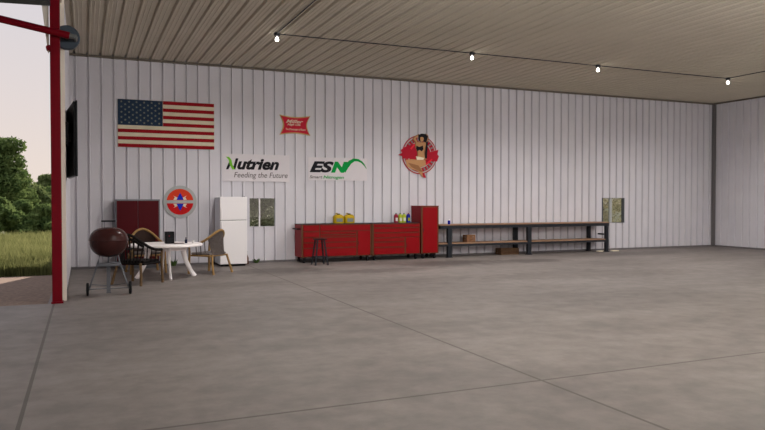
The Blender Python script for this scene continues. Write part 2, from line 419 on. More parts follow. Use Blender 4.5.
# ------------------------------------------------------------------ ceiling lights on conduit
ZC = H-0.035
q = MB()
q.tube([(3.81, YF+1, ZC), (3.81, 14.45, ZC)], 0.012, 8); q.tube([(3.81, 14.45, ZC), (17.25, 14.45, ZC)], 0.012, 8); q.tube([(17.25, 14.45, ZC), (17.25, YF+1, ZC)], 0.012, 8)
tag(q.build('lighting_conduit', M['darkmetal']), 'thin dark electrical conduit running across the tan ceiling between the bulbs', 'conduit')
first = None
spots = [((277, 33), 'bare lit bulb at the corner of the conduit, nearest the flag'), ((472, 54), 'bare lit bulb on the conduit, second along from the flag'),
         ((598, 66), 'bare lit bulb on the conduit, third along from the flag'), ((728, 78), 'bare lit bulb on the conduit nearest the far right corner')]
for i, ((px, py), lb) in enumerate(spots):
    x = on_wall(px, py, 14.45)[0]
    if first is None:
        first = thing('ceiling_bulb', lb, 'light bulb', (x, 14.45, H-0.07), 0, 'bare bulbs on the ceiling conduit')
        MB().lathe([(0.06, -0.005), (0.065, 0.0), (0.065, 0.05), (0.05, 0.06)], (0, 0, 0), 20).build('junction_box', M['darkmetal'], first, smooth=True)
        MB().lathe([(0.022, -0.035), (0.022, -0.005)], (0, 0, 0), 14).build('socket', M['white'], first, smooth=True)
        MB().lathe([(0.006, -0.125), (0.026, -0.118), (0.038, -0.098), (0.038, -0.082), (0.026, -0.055), (0.016, -0.035)], (0, 0, 0), 20).build('bulb', M['bulb'], first, smooth=True)
    else:
        c = copy_tree(first); c.location = (x, 14.45, H-0.07); c['label'] = lb
    l = bpy.data.lights.new('bulb_light', 'SPOT'); l.spot_size = math.radians(165); l.spot_blend = 1.0; l.energy = 515; l.color = (1, 0.965, 0.94); l.shadow_soft_size = 0.12
    lo = bpy.data.objects.new('bulb_light', l); C.objects.link(lo); lo.location = (x, 14.45, H-0.24)

# added fill globes to brighten the shed, unseen behind and beside the viewer
M['globe'] = mat('fill_globe_glow', (1, 1, 1), 0.3, emit=(1, 0.985, 0.985), estr=GL)
firstg = None
for i, (x, y, pl) in enumerate(((4.1, 7.0, 'nearest the door opening'), (4.1, -1.5, 'at the front, near the door opening'), (8.3, 5.0, 'in the middle of the shed'),
                        (10.7, -1.0, 'at the front, mid-shed'), (13.2, 5.8, 'between the middle and the right wall'), (17.8, 4.0, 'at the front, by the right wall'))):
    lb = 'added unseen fill globe hanging from the ceiling '+pl
    if firstg is None:
        firstg = thing('fill_globe', lb, 'lamp', (x, y, H), 0, 'added fill globes under the shed ceiling')
        MB().tube([(0, 0, 0.0), (0, 0, -0.62)], 0.012, 8).lathe([(0.06, -0.04), (0.06, 0)], (0, 0, 0), 16).build('stem', M['darkmetal'], firstg)
        MB().lathe([(max(0.004, 0.26*math.sin(PI*k/12)), -0.86-0.26*math.cos(PI*k/12)) for k in range(13)], (0, 0, 0), 24).build('globe', M['globe'], firstg, smooth=True)
    else:
        c = copy_tree(firstg); c.location = (x, y, H); c['label'] = lb
# ------------------------------------------------------------------ television
tv = thing('television', 'black flat television swung out from the left wall, seen from its back edge', 'television', (-0.195, 13.85, 2.77))
a = math.atan2(0.145, 1.5)
def tvb(x0, x1, y0, y1, z0, z1, r=0.01):
    q = MB().rbox(x0, x1, y0, y1, z0, z1, r)
    return q
h = 0.66
root = tv; root.rotation_euler = (0, 0, a)
tvb(0.0, 0.035, -0.76, 0.76, -h, h).build('screen', M['screen'], root)
tvb(-0.03, 0.0, -0.745, 0.745, -h+0.015, h-0.015).build('back_cover', M['black'], root)
inv = (Matrix.Translation((-0.195, 13.85, 2.77)) @ Matrix.Rotation(a, 4, 'Z')).inverted()
for nm, q in (('wall_bracket', MB().box(XL+0.017, XL+0.07, 13.2, 13.95, 2.68, 3.06)), ('bracket_arm', MB().box(XL+0.05, -0.2, 13.6, 13.8, 2.75, 2.9))):
    q.v = [tuple(inv @ Vector(v)) for v in q.v]; q.build(nm, M['black'], tv)

# ------------------------------------------------------------------ wall signs
YS = D-0.0165      # signs are screwed onto the rib tops
# flag
fl = thing('flag_panel', 'large weathered American flag panel with stars and red and cream stripes', 'flag', (0, 0, 0))
x0, x1, z0, z1 = 0.795, 3.18, 3.035, 4.243; sh = (z1-z0)/13; xc = 1.88
MB().box(x0, x1, YS-0.012, YS, z0, z1).build('backing', M['flagcream'], fl)
q = MB(); q2 = MB()
for i in range(13):
    zz = z0+i*sh; xs = xc if i >= 6 else x0
    (q if i % 2 == 0 else q2).box(xs+0.004, x1-0.004, YS-0.02, YS-0.012, zz+0.004, zz+sh-0.003)
q.build('red_stripes', M['flagred'], fl); q2.build('cream_stripes', M['flagcream'], fl)
MB().box(x0+0.004, xc-0.004, YS-0.02, YS-0.012, z0+6*sh+0.003, z1-0.004).build('canton', M['flagblue'], fl)
q = MB(); cw = xc-x0; ch = 7*sh
for r in range(9):
    n = 6 if r % 2 == 0 else 5
    for c in range(n):
        cx = x0+cw*((2*c+1+(r % 2))/12.0); cz = z1-ch*(r+1)/10.0
        q.poly([(cx+(0.033 if k % 2 == 0 else 0.014)*math.sin(k*PI/5), cz+(0.033 if k % 2 == 0 else 0.014)*math.cos(k*PI/5)) for k in range(10)], YS-0.024, YS-0.02)
q.build('stars', M['star'], fl)
# company sign, dark italic wordmark with a green leaf
sg = thing('company_sign', 'white company sign reading Nutrien with a green leaf, under the flag', 'sign', (0, 0, 0))
def W(px, py): return on_wall(px, py, YS)
def panel(px0, py0, px1, py1):
    a = W(px0, py0); b = W(px1, py1); return min(a[0], b[0]), max(a[0], b[0]), min(a[1], b[1]), max(a[1], b[1])
p = panel(222, 153.5, 289.5, 182); MB().box(p[0], p[1], YS-0.008, YS, p[2], p[3]).build('board', M['signwhite'], sg)
ax, az = W(225, 169.3); bx, bz = W(279, 169.8)
text('utrien', 'wordmark', M['ink'], W(236.4, 0)[0], az, bx-W(236.4, 0)[0], 0.30, YS-0.008, sg, 0.3, 0.042)
# the N: two slanted strokes, the diagonal is the leaf
q = MB(); n0 = W(225, 0)[0]; n1 = W(237, 0)[0]; w = n1-n0
q.poly([(n0, az), (n0+0.065, az), (n0+0.13, az+0.13), (n0+0.08, az+0.19)], YS-0.014, YS-0.008)
q.poly([(n0+0.18, az), (n0+0.25, az), (n0+0.335, az+0.3), (n0+0.265, az+0.3)], YS-0.014, YS-0.008)
q.build('letter_strokes', M['ink'], sg)
q = MB().poly([(n0+0.0, az+0.34), (n0+0.09, az+0.33), (n0+0.15, az+0.25), (n0+0.17, az+0.14), (n0+0.235, az+0.0), (n0+0.17, az+0.0), (n0+0.1, az+0.13), (n0+0.08, az+0.25)], YS-0.018, YS-0.008)
q.build('leaf', M['leafgreen'], sg)
cx, cz = W(234, 178)
text('Feeding the Future', 'tagline', M['inkgrey'], cx, cz-0.03, W(287, 0)[0]-cx, 0.19, YS-0.008, sg, 0.2, 0.004)
# second company sign with the swoosh
sg = thing('company_sign', 'white company sign reading ESN with a green swoosh, left of the pin-up sign', 'sign', (0, 0, 0))
p = panel(308, 157, 367, 181); MB().box(p[0], p[1], YS-0.008, YS, p[2], p[3]).build('board', M['signwhite'], sg)
ax, az = W(309.5, 172.3); hgt = W(310, 161)[1]-az
text('ES', 'black_letters', M['ink'], ax, az, W(333.5, 0)[0]-ax, hgt, YS-0.008, sg, 0.3, 0.045)
gx = W(330.6, 0)[0]
text('N', 'green_letter', M['green'], gx, az, W(347.5, 0)[0]-gx, hgt, YS-0.0085, sg, 0.3, 0.075)
top, bot = [], []
c0 = W(343.5, 171)
pathpx = [(343.5, 171.5), (346.5, 166.5), (350, 162.2), (354, 159.9), (358, 160.3), (361.5, 162.2), (364, 165), (366.3, 168.6)]
wid = [0.06, 0.062, 0.055, 0.045, 0.035, 0.026, 0.018, 0.006]
P = [Vector(W(*k)) for k in pathpx]
for i, pt in enumerate(P):
    t = (P[min(i+1, len(P)-1)]-P[max(i-1, 0)]).normalized(); nn = Vector((-t.y, t.x))
    top.append(tuple(pt+nn*wid[i])); bot.append(tuple(pt-nn*wid[i]))
q = MB()
for i in range(len(P)-1): q.poly([top[i], top[i+1], bot[i+1], bot[i]], YS-0.016, YS-0.008)
q.build('swoosh', M['green'], sg)
sx_, sz_ = W(309.5, 178.3)
text('Smart', 'small_black_text', M['inkgrey'], sx_, sz_, W(322, 0)[0]-sx_, 0.085, YS-0.008, sg, 0.2, 0.02)
sx2 = W(323, 0)[0]
text('Nitrogen', 'small_green_text', M['green'], sx2, sz_-0.03, W(343.5, 0)[0]-sx2, 0.115, YS-0.008, sg, 0.2, 0.02)
# beer sign
sg = thing('beer_sign', 'small red beer sign with flared corners and gold edge, high on the wall', 'sign', (0, 0, 0))
def bow(x0, x1, z0, z1, pinx, pinz):
    pts = []; n = 10
    for i in range(n): t = i/n; pts.append((x0+(x1-x0)*t, z0+pinz*math.sin(PI*t)))
    for i in range(n): t = i/n; pts.append((x1-pinx*math.sin(PI*t), z0+(z1-z0)*t))
    for i in range(n): t = i/n; pts.append((x1+(x0-x1)*t, z1-pinz*math.sin(PI*t)))
    for i in range(n): t = i/n; pts.append((x0+pinx*math.sin(PI*t), z1+(z0-z1)*t))
    return pts
p = panel(279.3, 114.5, 310.3, 136)
MB().poly(bow(p[0], p[1], p[2], p[3], 0.1, 0.05), YS-0.02, YS).build('gold_edge', M['gold'], sg)
MB().poly(bow(p[0]+0.03, p[1]-0.03, p[2]+0.03, p[3]-0.03, 0.1, 0.05), YS-0.028, YS-0.02).build('face', M['beerred'], sg)
w = p[1]-p[0]; hh = p[3]-p[2]
text('Miller', 'script_lettering', M['papercream'], p[0]+w*0.2, p[2]+hh*0.60, w*0.56, hh*0.17, YS-0.028, sg, 0.4, 0.02)
text('High Life', 'second_line', M['papercream'], p[0]+w*0.25, p[2]+hh*0.45, w*0.42, hh*0.13, YS-0.028, sg, 0.3, 0.02)
text('The Champagne of Beers', 'small_lettering', M['papercream'], p[0]+w*0.19, p[2]+hh*0.22, w*0.64, hh*0.12, YS-0.028, sg, 0.0, 0.01)
# round sign with blue star points
cx, cz = W(180, 201.8); R = 0.42
sg = thing('round_sign', 'round grey sign, red with blue arrows above and below a grey bar', 'sign', (0, 0, 0))
MB().ring(cx, cz, 0.001, R, YS-0.015, YS).build('rim_plate', M['signgrey'], sg)
q = MB(); r = R*0.8
q.poly([(cx+r*math.cos(t), cz+r*math.sin(t)) for t in [0.12+(PI-0.24)*i/24 for i in range(25)]], YS-0.022, YS-0.015); q.build('upper_half', M['orange'], sg)
q = MB(); q.poly([(cx+r*math.cos(t), cz+r*math.sin(t)) for t in [-0.12-(PI-0.24)*i/24 for i in range(25)]], YS-0.022, YS-0.015); q.build('lower_half', M['signred'], sg)
MB().box(cx-r, cx+r, YS-0.026, YS-0.015, cz-0.04, cz+0.04).build('bar', M['signgrey'], sg)
q = MB()
for s in (1, -1):
    q.poly([(cx-0.17, cz+s*0.05), (cx+0.17, cz+s*0.05), (cx+0.13, cz+s*0.12), (cx+0.17, cz+s*0.16), (cx+0.05, cz+s*0.10), (cx-0.05, cz+s*0.10), (cx-0.17, cz+s*0.16), (cx-0.13, cz+s*0.12)], YS-0.027, YS-0.022)
q.build('white_accents', M['papercream'], sg)
for s in (1, -1): MB().poly([(cx-0.09, cz+s*0.05), (cx+0.09, cz+s*0.05), (cx+0.045, cz+s*0.15), (cx, cz+s*0.235), (cx-0.045, cz+s*0.15)], YS-0.032, YS-0.022).build('blue_arrow', M['signblue'], sg)
# pin-up sign
sg = thing('pinup_sign', 'round red badge sign with a seated woman in black top and red banner', 'sign', (0, 0, 0))
def Z(pts): return [W(390+a/7.167, 125+b/7.167) for a, b in pts]
cx, cz = W(419.5, 154.8); R = 0.60
MB().ring(cx, cz, 0.001, R*0.97, YS-0.012, YS).build('badge', M['crimson'], sg)
q = MB().ring(cx, cz, R*0.86, R*0.92, YS-0.016, YS-0.012).ring(cx, cz, R*0.62, R*0.66, YS-0.016, YS-0.012)
q.build('silver_rings', M['signgrey'], sg)
q = MB()
for i in range(26):
    t = 2*PI*i/26
    if not (0.26 < (t/(2*PI)) % 0.5 < 0.49 or True): continue
    q.poly([(cx+R*(rr)*math.cos(t+dt), cz+R*rr*math.sin(t+dt)) for rr, dt in ((0.69, -0.05), (0.83, -0.05), (0.83, 0.05), (0.69, 0.05))], YS-0.016, YS-0.012)
q.build('ring_lettering', M['labelgrey'], sg)
q = MB().poly(Z([(55, 215), (85, 200), (75, 180), (100, 160), (165, 135), (185, 150), (180, 235), (120, 242), (85, 240), (90, 225)]), YS-0.022, YS-0.012)
q.build('banner', M['crimson'], sg); q = MB(); q.poly(Z([(250, 205), (300, 190), (345, 178), (338, 210), (348, 225), (335, 262), (300, 262), (250, 240)]), YS-0.022, YS-0.012)
q.build('banner', M['crimson'], sg)
q = MB().poly(Z([(142, 168), (178, 128), (182, 140), (150, 178)]), YS-0.026, YS-0.022)
q.build('banner_highlight', mat('bright_red_print', srgb(225, 40, 60), 0.6), sg); q = MB(); q.poly(Z([(255, 275), (300, 240), (300, 252), (260, 288)]), YS-0.026, YS-0.022)
q.build('banner_highlight', bpy.data.materials['bright_red_print'], sg)
q = MB().poly(Z([(178, 116), (206, 122), (236, 122), (262, 112), (268, 128), (256, 160), (246, 196), (248, 215), (262, 250), (184, 250), (194, 214), (192, 190), (178, 160), (176, 132)]), YS-0.028, YS-0.012)
q.poly(Z([(158, 100), (172, 82), (204, 64), (212, 76), (184, 96), (196, 124), (182, 132)]), YS-0.028, YS-0.012)
q.poly(Z([(252, 62), (270, 74), (276, 100), (268, 128), (254, 120), (258, 98), (246, 78)]), YS-0.028, YS-0.012)
q.build('figure_shading', M['skinshade'], sg)
q = MB().poly(Z([(184, 122), (208, 126), (234, 126), (256, 120), (260, 130), (248, 160), (238, 196), (240, 215), (252, 246), (192, 246), (200, 214), (198, 190), (184, 160), (182, 134)]), YS-0.033, YS-0.028)
q.poly(Z([(164, 100), (176, 86), (204, 69), (208, 75), (180, 96), (192, 122), (186, 126)]), YS-0.033, YS-0.028)
q.poly(Z([(255, 68), (266, 78), (271, 100), (263, 120), (258, 116), (262, 98), (252, 80)]), YS-0.033, YS-0.028)
q.build('figure', M['skin'], sg)
q = MB().poly(Z([(212, 92), (220, 86), (232, 88), (238, 98), (234, 114), (224, 122), (214, 112)]), YS-0.042, YS-0.03)
q.build('face', M['skin'], sg)
q = MB().poly(Z([(110, 250), (150, 246), (200, 250), (250, 252), (255, 285), (235, 300), (215, 300), (250, 372), (232, 375), (195, 330), (150, 315), (118, 295)]), YS-0.030, YS-0.012)
q.build('legs', M['skin'], sg)
q = MB().poly(Z([(125, 270), (200, 290), (230, 335), (215, 335), (150, 302)]), YS-0.033, YS-0.030)
q.build('leg_shading', M['skinshade'], sg)
q = MB().poly(Z([(228, 345), (240, 342), (256, 378), (236, 378)]), YS-0.034, YS-0.030); q.build('shoe', M['crimson'], sg)
q = MB().poly(Z([(198, 72), (225, 62), (252, 66), (268, 84), (262, 112), (250, 128), (240, 118), (212, 118), (204, 104)]), YS-0.037, YS-0.012)
q.poly(Z([(255, 120), (268, 120), (262, 240), (246, 240)]), YS-0.036, YS-0.012)
q.build('hair', M['ink'], sg)
q = MB().poly(Z([(186, 148), (206, 158), (232, 148), (236, 176), (222, 190), (208, 178), (194, 188), (184, 170)]), YS-0.036, YS-0.032); q.build('black_top', M['ink'], sg)
q = MB().poly(Z([(182, 225), (206, 228), (240, 236), (236, 250), (190, 250)]), YS-0.036, YS-0.030); q.build('white_shorts', M['papercream'], sg)

# ------------------------------------------------------------------ dark red cabinet
cb = thing('storage_cabinet', 'dark red two-door metal cabinet against the wall behind the grill', 'cabinet', (1.23, 18.0, 0))
MB().box(-0.52, 0.52, 0.02, 0.42, 0.06, 1.72).box(-0.5, 0.5, 0.05, 0.4, 0, 0.06).build('body', M['greymetal'], cb)
for s in (-1, 1):
    d_ = MB().rbox(min(s*0.004, s*0.492), max(s*0.004, s*0.492), 0.0, 0.02, 0.1, 1.685, 0.005).build('door', M['darkred'], cb)
    MB().tube([(s*0.05, -0.012, 0.85), (s*0.05, -0.012, 1.0)], 0.008, 8).build('handle', M['darkmetal'], d_)

# ------------------------------------------------------------------ refrigerator
fr = thing('refrigerator', 'tall white two-door refrigerator against the back wall beside the small window', 'refrigerator', (3.525, 17.68, 0))
w = 0.345
MB().rbox(-w, w, 0.085, 0.78, 0.05, 1.775, 0.01).build('body', M['fridgeside'], fr)
MB().box(-w+0.03, w-0.03, 0.08, 0.7, 0.0, 0.05).build('kickplate', M['black'], fr)
MB().box(-w+0.012, w-0.012, 0.05, 0.088, 0.06, 1.77).build('door_gasket', M['black'], fr)
d1_ = MB().rbox(-w, w, 0.0, 0.052, 1.19, 1.785, 0.012).build('freezer_door', M['white'], fr)
d2_ = MB().rbox(-w, w, 0.0, 0.052, 0.06, 1.178, 0.012).build('door', M['white'], fr)
MB().rbox(-w+0.025, -w+0.05, -0.03, 0.0, 1.22, 1.5, 0.006).build('handle', M['white'], d1_)
MB().rbox(-w+0.025, -w+0.05, -0.03, 0.0, 0.75, 1.15, 0.006).build('handle', M['white'], d2_)
MB().box(w-0.12, w-0.05, 0.0, 0.06, 1.785, 1.80).build('hinge_cap', M['greymetal'], fr)

# ------------------------------------------------------------------ tool chests
def casters(mb, xs, ys):
    for x in xs:
        for y in ys:
            mb.lathe([(0.03, -0.02), (0.055, -0.02), (0.055, 0.02), (0.03, 0.02)], (x, y, 0.055), 18, 'x')
            mb.box(x-0.03, x+0.03, y-0.035, y+0.035, 0.1, 0.15)
def chest(name, label, x0, x1, top, fronts, corner=True, handle=False):
    Y0 = 17.8; r = thing(name, label, 'tool chest', (x0, Y0, 0)); w = x1-x0
    MB().box(0, w, 0.02, 0.66, 0.15, top).build('body', M['chestred'], r)
    for cx_ in (0.09, w-0.09):
        for cy_ in (0.1, 0.58):
            q = MB(); casters(q, [cx_], [cy_]); q.build('caster', M['rubber'], r)
    MB().box(-0.008, w+0.008, -0.008, 0.665, top, top+0.012).build('lid_edge', M['darkmetal'] if top < 1.3 else M['chestred'], r)
    q = MB()
    if corner: q.box(-0.004, 0.035, -0.006, 0.02, 0.15, top); q.box(w-0.03, w, -0.006, 0.02, 0.15, top)
    q.box(0.035, w-0.03, 0.008, 0.02, 0.15, top)
    q.build('corner_trim', M['seamolive'], r)
    for kind, a0, a1, b0, b1 in fronts:
        g = 0.006
        d_ = MB().rbox(a0+g, a1-g, -0.012, 0.012, b0+g, b1-g, 0.004).build(kind, M['chestred'], r)
        if kind == 'drawer': MB().box(a0+0.04, a1-0.04, -0.020, -0.010, b1-0.022, b1-0.012).build('pull', M['seamolive'], d_)
        else: MB().box(a0+0.02, a0+0.03, -0.022, -0.010, (b0+b1)/2-0.05, (b0+b1)/2+0.05).build('handle', M['darkmetal'], d_)
    if handle:
        q = MB(); q.tube([(0.0, 0.12, 0.92), (-0.09, 0.12, 0.92), (-0.09, 0.52, 0.92), (0.0, 0.52, 0.92)], 0.018, 8); q.build('push_handle', M['black'], r)
    return r
W1 = 2.03
fr1 = [('drawer', 0.04, 0.50, 0.86, 1.038), ('drawer', 0.52, W1-0.035, 0.86, 1.038), ('drawer', 0.04, 0.50, 0.70, 0.855), ('drawer', 0.52, 1.58, 0.77, 0.855), ('drawer', 0.52, 1.58, 0.70, 0.765),
       ('drawer', 0.04, 1.58, 0.56, 0.695), ('drawer', 0.04, 1.58, 0.41, 0.555), ('drawer', 0.04, 1.58, 0.17, 0.405), ('door', 1.61, W1-0.035, 0.17, 0.855)]
chest('tool_chest', 'long low red rolling tool chest with the two yellow jugs on it', 5.37, 5.37+W1, 1.04, fr1+[], handle=True)
W2 = 1.515
fr2 = [('drawer', 0.04, W2-0.035, 0.93, 1.038), ('drawer', 0.04, W2-0.035, 0.79, 0.925), ('drawer', 0.04, W2-0.035, 0.65, 0.785), ('drawer', 0.04, 1.0, 0.53, 0.645), ('drawer', 0.04, 1.0, 0.38, 0.525), ('drawer', 0.04, 1.0, 0.17, 0.375), ('door', 1.04, W2-0.035, 0.17, 0.645)]
chest('tool_chest', 'low red rolling tool chest next to the tall red locker, oil bottles on it', 5.37+W1+0.03, 5.37+W1+0.03+W2-0.03, 1.04, fr2)
chest('tool_locker', 'tall narrow red rolling locker at the right end of the red chests', 8.97, 9.53, 1.53, [('door', 0.035, 0.525, 0.17, 1.5)])

# ------------------------------------------------------------------ jugs and bottles on the chests
ZT = 1.052
def jug(name, label, cat, x, y, w, d, h, body, capm, lab, group):
    r = thing(name, label, cat, (x, y, ZT), 0, group)
    hb = h*0.62
    q = MB(); n = 20; prof = [(0.94, 0), (1, 0.03), (1, hb), (0.93, hb+0.35*(h-hb)), (0.6, hb+0.72*(h-hb)), (0.3, h-0.025)]
    vs = []; fs = []
    for s_, z in prof:
        for j in range(n):
            t = 2*PI*j/n; cc, ss = math.cos(t), math.sin(t); e = 0.5
            vs.append((w/2*s_*math.copysign(abs(cc)**e, cc), d/2*s_*math.copysign(abs(ss)**e, ss), z))
    for i in range(len(prof)-1):
        for j in range(n): fs.append((i*n+j, i*n+(j+1) % n, (i+1)*n+(j+1) % n, (i+1)*n+j))
    fs.append(tuple(range(n-1, -1, -1))); fs.append(tuple((len(prof)-1)*n+j for j in range(n)))
    q.add(vs, fs); q.build('body', body, r, smooth=True)
    MB().lathe([(w*0.16, h-0.03), (w*0.17, h), (w*0.1, h+0.006)], (0, 0, 0), 16).build('cap', capm, r, smooth=True)
    MB().rbox(-w*0.3, w*0.3, -d/2-0.004, -d/2+0.01, h*0.16, h*0.52, 0.002).build('label_patch', lab, r)
    return r
for i, lb in enumerate(('yellow jug on the long red tool chest, the one nearer the flag', 'yellow jug on the long red tool chest, the one nearer the tall locker')):
    x = (6.56, 6.88)[i]
    r = jug('yellow_jug', lb, 'jug', x, 18.2, 0.3, 0.22, 0.27, M['yellow'], M['darkmetal'], M['labelgrey'], 'yellow jugs on the long tool chest')
    MB().tube([(-0.09, 0, 0.2), (-0.08, 0, 0.275), (-0.03, 0, 0.285)], 0.013, 8).build('handle', M['yellow'], r, smooth=True)
for x, bm_, lm_, lb in ((8.32, 'maroon', 'label', 'dark red oil bottle with pale label, leftmost on the shorter chest'),
                        (8.455, 'lime', 'label', 'lime green oil bottle beside the dark red bottle'),
                        (8.575, 'lime', 'label', 'lime green oil bottle beside the blue bottle'),
                        (8.715, 'blue', 'lime', 'dark blue oil bottle nearest the tall red locker')):
    r = jug('oil_bottle', lb, 'bottle', x, 18.15, 0.115, 0.1, 0.27, M[bm_], M['black'] if bm_ != 'blue' else M['maroon'], M[lm_], 'oil bottles on the shorter tool chest')

# ------------------------------------------------------------------ black step stool
st = thing('step_stool', 'small black metal stool standing in front of the long red tool chest', 'stool', (5.68, 17.2, 0))
MB().rbox(-0.165, 0.165, -0.13, 0.13, 0.66, 0.69, 0.01).build('seat', M['black'], st)
for sx in (-1, 1):
    for sy in (-1, 1):
        MB().tube([(sx*0.09, sy*0.09, 0.66), (sx*0.17, sy*0.17, 0.0)], 0.024, 8).build('leg', M['darkmetal'], st)
q = MB(); k = 0.145
for a, b in (((-k, -k), (k, -k)), ((k, -k), (k, k)), ((k, k), (-k, k)), ((-k, k), (-k, -k))): q.tube([(a[0], a[1], 0.22), (b[0], b[1], 0.22)], 0.012, 8)
q.build('foot_rail', M['darkmetal'], st)

# ------------------------------------------------------------------ workbench
wb = thing('workbench', 'long dark steel workbench with wooden top and lower shelf along the back wall', 'workbench', (0, 0, 0))
BX0, BX1, BY0, BY1 = 9.58, 15.93, 17.84, 18.44
MB().box(BX0, BX1, BY0-0.01, BY1, 0.955, 0.985).build('top', M['wood'], wb)
q = MB().box(BX0, BX1, BY0, BY0+0.05, 0.86, 0.955).box(BX0, BX1, BY1-0.05, BY1, 0.86, 0.955).box(BX0, BX0+0.05, BY0, BY1, 0.86, 0.955).box(BX1-0.05, BX1, BY0, BY1, 0.86, 0.955)
q.build('apron', M['darkmetal'], wb)
MB().box(BX0+0.01, BX1-0.01, BY0+0.02, BY1-0.02, 0.40, 0.43).build('shelf', M['wood'], wb)
MB().box(BX0, BX1, BY0+0.01, BY0+0.05, 0.335, 0.40).box(BX0, BX1, BY1-0.05, BY1-0.01, 0.335, 0.40).build('shelf_rail', M['darkmetal'], wb)
for x, y in ((9.93, BY0-0.012), (12.77, BY0-0.012), (BX1-0.08, BY0-0.012), (9.65, BY1-0.10), (12.62, BY1-0.10), (15.55, BY1-0.10)):
    hw = 0.065 if x < 15 else 0.05
    MB().box(x-hw, x+hw, y, y+0.1, 0.02, 0.955).box(x-hw-0.02, x+hw+0.02, y-0.015, y+0.115, 0.0, 0.02).build('leg', M['darkmetal'], wb)
# side brace at the right end
MB().box(BX1-0.04, BX1-0.01, BY0+0.1, BY1-0.1, 0.55, 0.6).build('end_brace', M['darkmetal'], wb)

def crate(label, x, y, z, w, d, h, m):
    r = thing('wooden_crate', label, 'crate', (x, y, z)); t = 0.014; n = 3; hs = h/n
    q = MB().box(-w/2, w/2, -d/2, d/2, 0, t); q.build('base', m, r)
    for s in (-1, 1):
        q = MB()
        for i in range(n): q.box(-w/2, w/2, s*d/2-(t if s > 0 else 0), s*d/2+(t if s < 0 else 0), t+i*hs*0.97+0.006, t+(i+1)*hs*0.97-0.006)
        q.build('side', m, r)
    for s in (-1, 1):
        q = MB()
        for i in range(n): q.box(s*w/2-(t if s > 0 else 0), s*w/2+(t if s < 0 else 0), -d/2+t, d/2-t, t+i*hs*0.97+0.006, t+(i+1)*hs*0.97-0.006)
        q.build('end', m, r)
    q = MB()
    for sx in (-1, 1):
        for sy in (-1, 1): q.box(sx*(w/2-0.02)-0.02+0, sx*(w/2-0.02)+0.02, sy*(d/2+0.004)-0.006, sy*(d/2+0.004)+0.006, 0, h)
    q.build('corner_post', m, r)
    return r
crate('small brown wooden crate on the lower shelf of the workbench', 10.75, 18.12, 0.431, 0.29, 0.24, 0.22, M['crate'])
crate('wide dark wooden crate on the floor under the workbench', 12.2, 18.22, 0.0, 0.66, 0.3, 0.2, M['cratedark'])
cn = thing('spray_can', 'small blue can with white cap at the left end of the workbench top', 'can', (9.99, 18.0, 0.985))
MB().lathe([(0.036, 0), (0.04, 0.005), (0.04, 0.1), (0.03, 0.115)], (0, 0, 0), 18).build('body', M['blue'], cn, smooth=True)
MB().lathe([(0.024, 0.115), (0.024, 0.145), (0.02, 0.15)], (0, 0, 0), 14).build('cap', M['white'], cn, smooth=True)
for x, y, lb in ((15.72, 18.0, 'cream flat block on the floor just left of the bench end leg'), (16.28, 17.95, 'cream flat block on the floor just right of the bench end leg')):
    q = MB().rbox(-0.13, 0.13, -0.06, 0.06, 0, 0.035, 0.01); tag(q.build('flat_block', M['papercream'], loc=(x, y, 0)), lb, 'block', 'cream blocks on the floor by the bench')

# ------------------------------------------------------------------ kettle grill
g = thing('kettle_grill', 'dark brown round kettle barbecue grill on a wheeled leg stand', 'grill', (0.405, 13.25, 0))
R = 0.325; ze = 0.965
prof = []
for i in range(13):
    t = i/12*PI/2; prof.append((max(0.01, R*math.sin(t)**0.85), ze-0.29*math.cos(t)**0.95))
o = MB().lathe(prof+[(R+0.006, ze+0.004)], (0, 0, 0), 40).build('bowl', M['enamel'], g, smooth=True)
prof = [(R+0.008, ze+0.006), (R+0.008, ze+0.022)]
for i in range(1, 13):
    t = PI/2-i/12*PI/2; prof.append((max(0.01, R*math.sin(t)**0.8), ze+0.02+0.225*math.cos(t)**0.9))
lid = MB().lathe(prof, (0, 0, 0), 40).build('lid', M['enamel'], g, smooth=True)
q = MB(); q.rbox(-0.12, 0.12, -0.016, 0.016, 1.305, 1.335, 0.008); q.build('handle', M['darkmetal'], lid)
MB().tube([(-0.07, 0, 1.2), (-0.07, 0, 1.31)], 0.006, 6).tube([(0.07, 0, 1.2), (0.07, 0, 1.31)], 0.006, 6).build('handle_bracket', M['greymetal'], lid)
for s in (-1, 1):
    MB().tube([(s*0.15, -0.03, 0.72), (s*0.175, -0.03, 0.6), (s*0.335, -0.05, 0.1)], 0.014, 8).build('leg', M['greymetal'], g)
MB().box(-0.032, 0.032, 0.25, 0.27, 0.02, 0.56).tube([(0, 0.26, 0.55), (0, 0.1, 0.7)], 0.015, 8).box(-0.04, 0.04, 0.22, 0.3, 0.0, 0.02).build('leg', M['greymetal'], g)
MB().rbox(-0.2, 0.2, -0.14, 0.26, 0.52, 0.56, 0.008).build('ash_shelf', M['greymetal'], g)
MB().tube([(-0.35, -0.05, 0.115), (0.35, -0.05, 0.115)], 0.01, 8).build('axle', M['greymetal'], g)
MB().tube([(-0.3, -0.045, 0.2), (-0.02, 0.26, 0.13)], 0.008, 6).tube([(0.3, -0.045, 0.2), (0.02, 0.26, 0.13)], 0.008, 6).build('wire_brace', M['greymetal'], g)
for s in (-1, 1):
    wl = MB().lathe([(0.06, -0.018), (0.10, -0.022), (0.115, -0.015), (0.115, 0.015), (0.10, 0.022), (0.06, 0.018)], (s*0.355, -0.05, 0.115), 24, 'x').build('wheel', M['rubber'], g, smooth=True)
    MB().lathe([(0.03, -0.026), (0.03, 0.026)], (s*0.355, -0.05, 0.115), 14, 'x').build('hub', M['greymetal'], wl)

